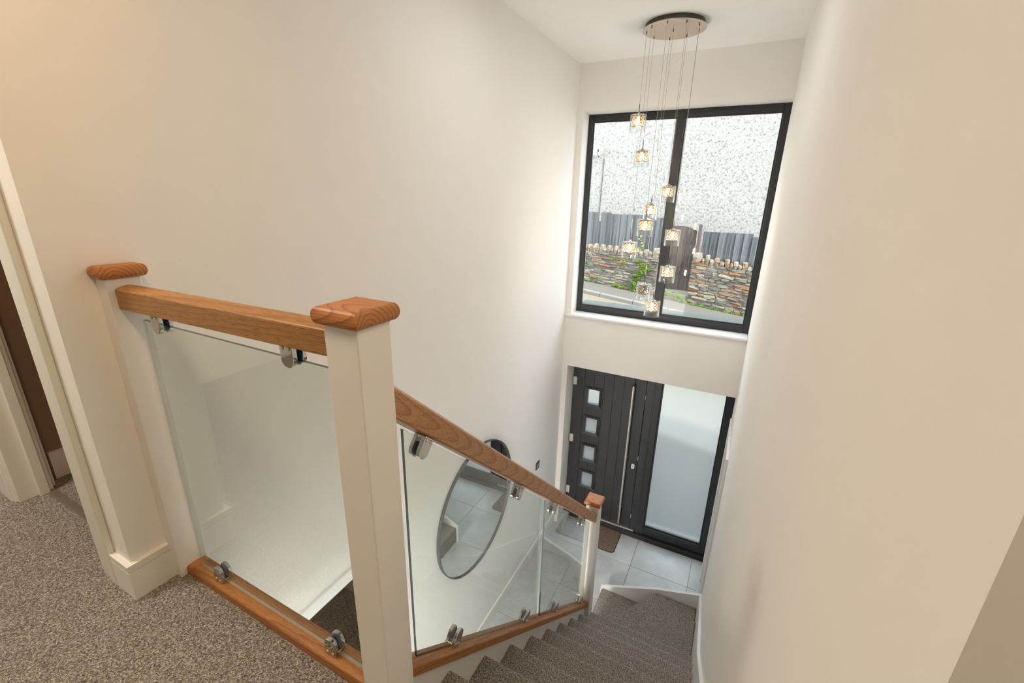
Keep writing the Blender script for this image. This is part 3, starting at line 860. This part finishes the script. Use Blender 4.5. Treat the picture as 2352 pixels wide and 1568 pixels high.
bead_me = me_of(beads(), 'crystal_beads'); bead_me.materials.append(M['crystal'])
for (x, y), z, on in PEND:
    pm = Matrix.Translation((x, y, z))
    pe = empty('pendant', (x, y, z), ch)
    b = bmesh.new(); tube(b, (0, 0, 0.066), (0, 0, PZ - z), 0.0011, n=6)
    obj('cable', b, M['wire'], pe, pm)
    obj('cable_grip', tube(bmesh.new(), (0, 0, PZ-z-0.009), (0, 0, PZ-z), 0.0035, n=10), M['darkmetal'], pe, pm)
    mobj('stem', stem_me, None, pe, pm); mobj('top_cap', topcap_me, None, pe, pm)
    mobj('glass_shade', shade_me, None, pe, pm); mobj('basket_wire', wire_me, None, pe, pm)
    o = mobj('crystal_beads', bead_me, None, pe, pm)
    mobj('bulb', bulb_me if on else bulb_off, None, pe, pm)
    if on:
        ld = bpy.data.lights.new('pendant_lamp', 'POINT'); ld.energy = 2.2; ld.color = (1.0, 0.92, 0.84); ld.shadow_soft_size = 0.013
        lo = bpy.data.objects.new('pendant_lamp', ld); place(lo, pe, Matrix.Translation((x, y, z-0.070)))

# ---------------------------------------------------------------- ceiling lights outside the picture, with an added stairwell fill
def ceiling_lamp(name, cat, x, y, z, power, rad, col, label, group=None):
    d = tag(empty(name, (x, y, z)), label, cat, group)
    b = bmesh.new(); lathe(b, [(rad*0.94, -0.012), (rad, -0.010), (rad*1.03, 0.0), (rad*0.94, 0.0)], n=32, closed=True)
    obj('trim_ring', b, M['paint_white'], d, Matrix.Translation((x, y, z)))
    b = bmesh.new(); lathe(b, [(0, -0.010), (rad*0.94, -0.010), (rad*0.94, 0.0), (0, 0.0)], n=32)
    obj('diffuser', b, M['downlight'], d, Matrix.Translation((x, y, z)))
    ld = bpy.data.lights.new('ceiling_lamp_light', 'AREA'); ld.shape = 'DISK'; ld.size = rad*1.8; ld.energy = power; ld.color = col; ld.spread = math.radians(172)
    place(bpy.data.objects.new('ceiling_lamp_light', ld), d, Matrix.Translation((x, y, z-0.016)))
ceiling_lamp('ceiling_light', 'ceiling light', -2.3, -0.20, CEIL, 23, 0.20, (1.0, 0.93, 0.80), 'round flush ceiling light at the left end of the landing')
ceiling_lamp('ceiling_light', 'ceiling light', 0.50, 0.03, CEIL, 10, 0.15, (1.0, 0.78, 0.46), 'round flush ceiling light right of the stair head')
ceiling_lamp('ceiling_light', 'ceiling light', -1.2, 0.10, CEIL, 8.3, 0.15, (1.0, 0.62, 0.30), 'round flush ceiling light before the glass balustrade')
ceiling_lamp('ceiling_light', 'ceiling light', -0.72, 2.30, CEIL, 5.2, 0.12, (1.0, 0.985, 0.93), 'round flush fill light added above the middle of the stairs')  # fill added to brighten the stairwell, no fixture known there
for x, y, pw, lb_ in ((-0.95, -0.30, 104, 'round light in the hall ceiling, nearer the stairs'), (-0.95, -1.15, 104, 'round light in the hall ceiling, at the back')):
    ceiling_lamp('hall_light', 'ceiling light', x, y, LAND-0.30, pw, 0.12, (1.0, 0.985, 0.95), lb_)

# ---------------------------------------------------------------- across the street
random.seed(7)
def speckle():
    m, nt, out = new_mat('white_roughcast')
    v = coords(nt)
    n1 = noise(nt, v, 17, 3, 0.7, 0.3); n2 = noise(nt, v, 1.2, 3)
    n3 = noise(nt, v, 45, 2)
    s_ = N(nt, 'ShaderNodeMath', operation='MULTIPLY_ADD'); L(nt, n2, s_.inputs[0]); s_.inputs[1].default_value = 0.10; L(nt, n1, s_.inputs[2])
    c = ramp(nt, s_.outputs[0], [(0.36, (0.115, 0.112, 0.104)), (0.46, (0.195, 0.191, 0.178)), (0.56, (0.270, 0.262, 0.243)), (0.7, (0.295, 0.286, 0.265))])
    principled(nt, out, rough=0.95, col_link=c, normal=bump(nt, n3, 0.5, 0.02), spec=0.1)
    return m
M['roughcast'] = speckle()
def stone_mat():
    m, nt, out = new_mat('rubble_stone')
    oi = N(nt, 'ShaderNodeObjectInfo')
    v = coords(nt)
    n = noise(nt, v, 3.0, 5, 0.7)
    base = ramp(nt, oi.outputs['Random'], [(0.0, (0.088, 0.082, 0.070)), (0.18, (0.155, 0.143, 0.118)), (0.36, (0.205, 0.186, 0.148)), (0.54, (0.115, 0.104, 0.088)), (0.66, (0.250, 0.220, 0.165)), (0.76, (0.175, 0.138, 0.102)), (0.86, (0.215, 0.118, 0.060)), (0.94, (0.225, 0.092, 0.036))], 'CONSTANT')
    c = mix(nt, n, tuple([0.10, 0.10, 0.09]), base)
    m2 = N(nt, 'ShaderNodeMix', data_type='RGBA'); m2.inputs[0].default_value = 0.45; L(nt, base, m2.inputs[6]); L(nt, c, m2.inputs[7])
    principled(nt, out, rough=0.9, col_link=m2.outputs[2], normal=bump(nt, n, 0.6, 0.05), spec=0.2)
    return m
M['stone'] = stone_mat()
def cope_mat():
    m, nt, out = new_mat('weathered_coping_stone')
    oi = N(nt, 'ShaderNodeObjectInfo')
    n = noise(nt, coords(nt), 4.0, 4, 0.7)
    base = ramp(nt, oi.outputs['Random'], [(0.0, (0.30, 0.262, 0.195)), (0.5, (0.24, 0.205, 0.150)), (0.8, (0.27, 0.160, 0.086))], 'CONSTANT')
    c = mix(nt, n, (0.121, 0.110, 0.094), base)
    principled(nt, out, rough=0.95, col_link=c, normal=bump(nt, n, 0.5, 0.05), spec=0.1)
    return m
M['coping'] = cope_mat()
def board_mat(name, a, b_):
    m, nt, out = new_mat(name)
    oi = N(nt, 'ShaderNodeObjectInfo')
    n = noise(nt, coords(nt, (30, 30, 1.5)), 1.2, 4, 0.6)
    r_ = N(nt, 'ShaderNodeMath', operation='MULTIPLY_ADD'); L(nt, oi.outputs['Random'], r_.inputs[0]); r_.inputs[1].default_value = 0.35; L(nt, n, r_.inputs[2])
    c = ramp(nt, r_.outputs[0], [(0.35, a), (0.85, b_)])
    principled(nt, out, rough=0.85, col_link=c, normal=bump(nt, n, 0.4, 0.01), spec=0.2)
    return m
M['fence'] = board_mat('grey_weathered_boards', (0.018, 0.023, 0.028), (0.105, 0.113, 0.118))
M['gate'] = board_mat('brown_weathered_boards', (0.033, 0.025, 0.021), (0.085, 0.068, 0.058))
M['mortar'] = flat('lime_mortar', (0.155, 0.140, 0.112), 0.95, b=0.3, bscale=20)
M['drive'] = flat('pale_drive_concrete', (0.165, 0.158, 0.142), 0.95, b=0.3, bscale=80)
M['asphalt'] = flat('grey_asphalt', (0.118, 0.110, 0.095), 0.95, b=0.3, bscale=80)
M['pavement'] = flat('grey_pavement', (0.078, 0.073, 0.063), 0.95, b=0.3, bscale=60)
M['kerb'] = flat('pale_kerb_stone', (0.130, 0.125, 0.115), 0.9)
M['yellow'] = flat('worn_yellow_paint', (0.150, 0.115, 0.055), 0.9)
M['dish'] = flat('white_dish_metal', (0.21, 0.225, 0.24), 0.5)
def leafm(name, a, b_):
    m, nt, out = new_mat(name)
    n = noise(nt, coords(nt), 9, 2)
    c = ramp(nt, n, [(0.35, a), (0.65, b_)])
    d = N(nt, 'ShaderNodeBsdfDiffuse'); L(nt, c, d.inputs[0])
    t = N(nt, 'ShaderNodeBsdfTranslucent'); L(nt, c, t.inputs[0])
    mx = N(nt, 'ShaderNodeMixShader'); mx.inputs[0].default_value = 0.35
    L(nt, d.outputs[0], mx.inputs[1]); L(nt, t.outputs[0], mx.inputs[2]); L(nt, mx.outputs[0], out.inputs[0])
    return m
M['leaf'] = leafm('bright_green_leaves', (0.060, 0.130, 0.015), (0.170, 0.260, 0.040))
M['flower'] = flat('yellow_petals', (0.85, 0.62, 0.05), 0.8)

zp = lambda x: 1.01 - 0.11*x                       # pavement height along the sloping street
YS = 13.0
def slab(name, x0, x1, y0, y1, dz, th, mat, label, parent=None, za=None, zb=None):
    b = bmesh.new()
    f0 = za or (lambda x: zp(x) + dz); f1 = zb or f0
    vs = []
    for dzz in (0, -th):
        vs += [b.verts.new((x0, y0, f0(x0)+dzz)), b.verts.new((x1, y0, f0(x1)+dzz)), b.verts.new((x1, y1, f1(x1)+dzz)), b.verts.new((x0, y1, f1(x0)+dzz))]
    for f in ((0,1,2,3),(7,6,5,4),(0,4,5,1),(1,5,6,2),(2,6,7,3),(3,7,4,0)): b.faces.new([vs[i] for i in f])
    o = obj(name, b, mat, parent)
    if parent is None: tag(o, label, kind='structure')
    return o
slab('pavement', -16, 12, 11.95, 14.7, 0.0, 0.4, M['pavement'], 'grey pavement along the stone wall')
road = slab('road', -16, 12, 7.2, 11.8, -0.10, 0.4, M['asphalt'], 'sunlit grey road outside the house')
slab('driveway', -16, 12, 4.76, 7.2, 0, 0.4, M['drive'], 'grey drive between the house and the road', za=lambda x: -0.08, zb=lambda x: zp(x) - 0.10)
for yy in (11.62, 11.42):
    slab('yellow_line', -16, -0.9, yy, yy+0.075, -0.097, 0.004, M['yellow'], '', parent=road)
kb = tag(empty('kerb', (-2, 11.87, zp(-2))), 'pale kerb stones along the pavement edge', kind='structure')
x = -7.0
while x < 3:
    b = bmesh.new()
    vs = [b.verts.new((xx, yy, zp(xx) + dz)) for dz in (-0.16, 0.006) for xx, yy in ((x+0.004, 11.80), (x+0.906, 11.80), (x+0.906, 11.95), (x+0.004, 11.95))]
    for f in ((3,2,1,0),(4,5,6,7),(0,1,5,4),(1,2,6,5),(2,3,7,6),(3,0,4,7)): b.faces.new([vs[i] for i in f])
    obj('kerb_stone', b, M['kerb'], kb, bevel=0.015, segs=1)
    x += 0.91

# stones shared by both walls
def stone_variant(seed, rough):
    rnd = random.Random(seed)
    b = bmesh.new()
    bmesh.ops.create_cube(b, size=1.0)
    bmesh.ops.subdivide_edges(b, edges=b.edges[:], cuts=1, use_grid_fill=True)
    for v in b.verts:
        k = (abs(v.co.x) > 0.4) + (abs(v.co.y) > 0.4) + (abs(v.co.z) > 0.4)
        f = {3: 0.80, 2: 0.93, 1: 1.0}.get(k, 1.0)
        v.co = Vector((v.co.x*(0.5+0.5*f), v.co.y*f, v.co.z*f)) + Vector([rnd.uniform(-rough, rough) for _ in range(3)])
    bmesh.ops.triangulate(b, faces=b.faces[:])
    me = me_of(b, 'stone')
    return me
SV = [stone_variant(i, 0.07) for i in range(8)]
for me in SV: me.materials.append(M['stone'])
CV = [stone_variant(40+i, 0.06) for i in range(6)]
for me in CV: me.materials.append(M['coping'])
def stone_wall(name, label, x0, x1, ztop, pier_left=False, pier_right=False):
    w = tag(empty(name, ((x0+x1)/2, YS, zp((x0+x1)/2))), label, 'stone wall', 'roadside stone walls')
    b = bmesh.new()
    vs = []
    for dy in (0.035, 0.38):
        vs += [(x0+0.02, YS+dy, zp(x0)-0.1), (x1, YS+dy, zp(x1)-0.1), (x1, YS+dy, ztop(x1)-0.15), (x0+0.02, YS+dy, ztop(x0)-0.15)]
    V = [b.verts.new(p) for p in vs]
    for f in ((0,1,2,3),(7,6,5,4),(0,4,5,1),(1,5,6,2),(2,6,7,3),(3,7,4,0)): b.faces.new([V[i] for i in f])
    obj('mortar_core', b, M['mortar'], w)
    rows = []
    t = 0.0
    while t < 0.985:
        h = random.uniform(0.062, 0.118)
        if t + h > 0.95: h = 1.0 - t
        rows.append((t, h)); t += h
    for t, h in rows:
        x = x0 - random.uniform(0, 0.10) if not pier_left else x0
        while x < x1 - 0.03:
            H = (ztop(x) - 0.155) - zp(x)
            ww = random.uniform(0.10, 0.36) if random.random() < 0.75 else random.uniform(0.30, 0.46)
            ww = min(ww, x1 - x + 0.02)
            hh = h*H*random.uniform(0.82, 1.12)
            cx_ = x + ww/2
            cz = zp(cx_) + (t + h/2)*H + random.uniform(-0.010, 0.010)
            dep = random.uniform(0.13, 0.17)
            mm = Matrix.Translation((cx_, YS + 0.075 + random.uniform(-0.012, 0.018), cz)) @ Matrix.Rotation(random.uniform(-0.09, 0.09) + 0.10, 4, 'Y') @ Matrix.Diagonal((ww*0.95, dep, hh*0.93, 1))
            mobj('stone', random.choice(SV), None, w, mm)
            x += ww
    # upright coping stones
    x = x0 + 0.01
    i = 0
    while x < x1 - 0.04:
        ww = random.uniform(0.075, 0.135)
        hh = random.uniform(0.19, 0.235) if i % 2 == 0 else random.uniform(0.12, 0.16)
        cx_ = x + ww/2
        if (pier_left and i == 0) or (pier_right and x > x1 - 0.26):
            ww, hh = 0.24, 0.25; cx_ = x + ww/2
        mm = Matrix.Translation((cx_, YS + 0.14, ztop(cx_) - 0.175 + hh/2)) @ Matrix.Rotation(random.uniform(-0.10, 0.10), 4, 'Y') @ Matrix.Diagonal((ww*0.93, 0.30, hh, 1))
        mobj('coping_stone', random.choice(CV), None, w, mm)
        x += ww; i += 1
    return w
stone_wall('stone_wall', 'rubble stone wall with ivy, left of the garden gate', -5.3, -2.12, lambda x: 2.545 - 0.024*(x + 4.23), pier_right=True)
stone_wall('stone_wall', 'rubble stone wall with orange stones, right of the garden gate', -1.24, 1.6, lambda x: 2.47 - 0.123*(x + 1.21), pier_left=True)
# rendered end of the right wall at the gate
# fences
def fence(label, x0, x1, top, skip=()):
    f = tag(empty('board_fence', ((x0+x1)/2, 13.28, 2.2)), label, 'fence', 'grey board fences')
    x = x0; i = 0
    while x < x1 - 0.03:
        zt = top(x)
        b = bmesh.new(); box(b, -0.052, 0.052, -0.009, 0.009, 0, zt - 1.9)
        obj('board', b, M['fence'], f, Matrix.Translation((x + 0.05, 13.27 + (0.012 if i % 2 else 0.0), 1.9)) @ Matrix.Rotation(0.10, 4, 'Z'))
        x += 0.099; i += 1
    obj('fence_rail', boxes((x0, x1, 13.30, 13.35, 2.3, 2.38)), M['fence'], f)
    return f
def top_l(x):
    if -4.06 < x < -3.93: return 3.22
    return 3.48 if x < -3.62 else 3.445 if x < -2.62 else 3.36 if x < -2.42 else 3.385
fence('grey board fence above the stone wall, left of the gate', -5.3, -2.14, top_l)
fence('grey board fence above the stone wall, right of the gate', -1.06, 1.6, lambda x: 3.075 if x < 0.10 else 3.0 if x < 0.9 else 2.9)
fp = obj('fence_post', boxes((-1.20, -1.115, 13.24, 13.32, 2.1, 3.26)), M['gate'], bevel=0.01)
tag(fp, 'dark wooden post at the hinge side of the arched gate', 'fence post')
# arched gate
gt_ = tag(empty('garden_gate', (-1.68, 13.32, 1.35)), 'brown arched wooden gate between the stone walls', 'gate')
gx0, gx1, gn = -2.12, -1.235, 8
arch = lambda x: 2.98 + 0.24*math.sqrt(max(0.0, 1 - ((x + 1.665)/0.50)**2)) - 0.03
for i in range(gn):
    a = gx0 + (gx1-gx0)*i/gn + 0.003; c_ = gx0 + (gx1-gx0)*(i+1)/gn - 0.003
    pts = [(a, 1.435), (c_, 1.435)] + [(c_ + (a-c_)*j/4, arch(c_ + (a-c_)*j/4)) for j in range(5)]
    b = bmesh.new(); prism(b, [(p_[0]-(a+c_)/2, p_[1]-1.435) for p_ in pts], 'y', -0.012, 0.012)
    obj('board', b, M['gate'], gt_, Matrix.Translation(((a+c_)/2, 13.36 + (0.006 if i % 2 else 0), 1.435)))
obj('ledge', boxes((gx0, gx1, 13.375, 13.41, 1.75, 1.87), (gx0, gx1, 13.375, 13.41, 2.7, 2.82)), M['gate'], gt_)
gs = obj('gate_step', boxes((-2.12, -1.25, 13.06, 13.5, 1.10, 1.34), (-2.12, -1.25, 13.24, 13.5, 1.34, 1.43)), M['mortar'], bevel=0.02)
tag(gs, 'worn stone step below the arched gate', 'step')
# neighbour's house
hs = tag(empty('house', (-2, 14.6, 0.5)), 'white roughcast house across the street', 'house')
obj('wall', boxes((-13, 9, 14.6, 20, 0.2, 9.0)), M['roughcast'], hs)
b = bmesh.new(); prism(b, [(14.45, 8.95), (17.3, 11.2), (20.2, 8.95)], 'x', -13.2, 9.2)
obj('roof', b, M['asphalt'], hs)
sd_ = tag(empty('satellite_dish', (-4.62, 14.5, 5.2)), 'small white satellite dish on the roughcast house wall', 'satellite dish')
b = bmesh.new(); lathe(b, [(0, 0.0), (0.08, 0.008), (0.15, 0.03), (0.19, 0.055), (0.19, 0.063), (0.15, 0.04), (0.08, 0.018), (0, 0.010)], n=28)
DM = Matrix.Translation((-4.54, 14.34, 5.27)) @ Vector((0.35, -1.0, 0.35)).to_track_quat('Z', 'Y').to_matrix().to_4x4()
obj('dish', b, M['dish'], sd_, DM)
b = bmesh.new(); tube(b, (-4.54, 14.36, 5.22), (-4.54, 14.597, 5.10), 0.014, n=8); tube(b, (-4.52, 14.32, 5.10), (-4.38, 13.98, 5.22), 0.010, n=8); tube(b, (-4.39, 14.0, 5.20), (-4.37, 13.93, 5.26), 0.022, n=8)
obj('arm', b, M['frame'], sd_)
cb = tag(obj('cable_run', tube(bmesh.new(), (-4.36, 14.588, 5.05), (-4.40, 14.588, 2.4), 0.010, n=6), M['frame']), 'thin dark cable running down from the satellite dish', 'cable')
# plants
def leaves(b, c, r, n, size, rnd):
    for _ in range(n):
        while True:
            q = Vector([rnd.uniform(-1, 1) for _ in range(3)])
            if q.length < 1: break
        p_ = Vector(c) + Vector((q.x*r[0], q.y*r[1], q.z*r[2]))
        d = Vector([rnd.uniform(-1, 1) for _ in range(3)]).normalized(); e_ = d.orthogonal().normalized()
        s_ = size*rnd.uniform(0.6, 1.3)
        b.faces.new([b.verts.new(p_ + v_) for v_ in (-d*s_*0.5, e_*s_*0.35, d*s_*0.5, -e_*s_*0.35)])
def plant(name, label, cat, blobs, size=0.035, group=None, seed=1, flowers=None):
    rnd = random.Random(seed)
    c0 = blobs[0][0]
    t = tag(empty(name, c0), label, cat, group)
    b = bmesh.new()
    for c_, r_, n_ in blobs: leaves(b, c_, r_, n_, size, rnd)
    o = obj('foliage', b, M['leaf'], t); o['kind'] = 'stuff'
    b = bmesh.new()
    for (p_, _, _), (q_, _, _) in zip(blobs, blobs[1:]): tube(b, p_, q_, 0.008, n=5)
    if len(blobs) > 1: obj('stem', b, M['gate'], t)
    if flowers:
        b = bmesh.new()
        for c_ in flowers: leaves(b, c_, (0.02, 0.02, 0.02), 10, 0.03, rnd)
        obj('flower', b, M['flower'], t)
    return t
YP = YS - 0.06
plant('ivy', 'bright green ivy climbing the stone wall beside the gate', 'ivy', [((-2.68, YP, 1.36), (0.11, 0.05, 0.08), 150), ((-2.74, YP, 1.54), (0.10, 0.05, 0.11), 170), ((-2.62, YP, 1.76), (0.13, 0.06, 0.12), 220), ((-2.52, YP, 1.90), (0.12, 0.06, 0.11), 200), ((-2.36, YP, 1.99), (0.10, 0.05, 0.07), 110), ((-2.51, YP, 2.07), (0.11, 0.05, 0.08), 150), ((-2.63, YP, 2.18), (0.09, 0.05, 0.06), 110)], 0.05)
plant('weed_clump', 'tuft of green weeds midway up the wall under the small leaves', 'plant', [((-3.06, YP, 2.13), (0.06, 0.04, 0.09), 90)], seed=2, group='weeds on the stone wall')
plant('weed_clump', 'small green weed just below the coping', 'plant', [((-3.37, YP, 2.24), (0.05, 0.04, 0.06), 60)], seed=3, group='weeds on the stone wall')
plant('weed_clump', 'small green weed in the middle of the stone wall', 'plant', [((-3.26, YP, 1.82), (0.06, 0.04, 0.05), 60)], seed=4, group='weeds on the stone wall')
plant('weed_clump', 'green weeds on the wall by the window frame', 'plant', [((-4.19, YP, 2.05), (0.09, 0.04, 0.07), 80), ((-4.20, YP, 2.25), (0.05, 0.04, 0.06), 50)], seed=5, group='weeds on the stone wall')
plant('weed_clump', 'green weeds at the foot of the wall, leftmost', 'plant', [((-4.08, YP, 1.52), (0.15, 0.05, 0.05), 120)], seed=6, group='weeds along the pavement')
plant('weed_clump', 'single small weed at the foot of the stone wall', 'plant', [((-3.70, YP, 1.57), (0.06, 0.04, 0.06), 60)], seed=7, group='weeds along the pavement')
plant('weed_clump', 'long green weeds at the wall foot next to the ivy', 'plant', [((-3.22, YP, 1.46), (0.14, 0.05, 0.06), 140), ((-3.02, YP, 1.40), (0.14, 0.05, 0.05), 120)], seed=8, group='weeds along the pavement')
plant('weed_clump', 'wide green weeds on the step below the gate', 'plant', [((-1.95, YP-0.02, 1.33), (0.13, 0.07, 0.06), 130), ((-1.72, YP, 1.37), (0.14, 0.08, 0.08), 180), ((-1.45, YP, 1.33), (0.15, 0.08, 0.09), 200), ((-1.30, YP-0.08, 1.20), (0.13, 0.07, 0.07), 150)], seed=9, group='weeds along the pavement')
plant('grass_strip', 'green grass along the foot of the right stone wall', 'grass', [((-1.05 + 0.22*i, YP-0.04, zp(-1.05 + 0.22*i) + 0.02), (0.13, 0.05, 0.035), 80) for i in range(10)], 0.035, seed=10)
plant('wildflower', 'yellow flowers growing out of the wall top by the fence', 'flower', [((-2.63, YS+0.06, 2.56), (0.09, 0.05, 0.05), 60), ((-2.66, YS+0.06, 2.75), (0.05, 0.03, 0.10), 30)], 0.03, seed=11, flowers=[(-2.70, YS+0.03, 2.80), (-2.62, YS+0.03, 2.70), (-2.66, YS+0.03, 2.88), (-2.58, YS+0.03, 2.62)])
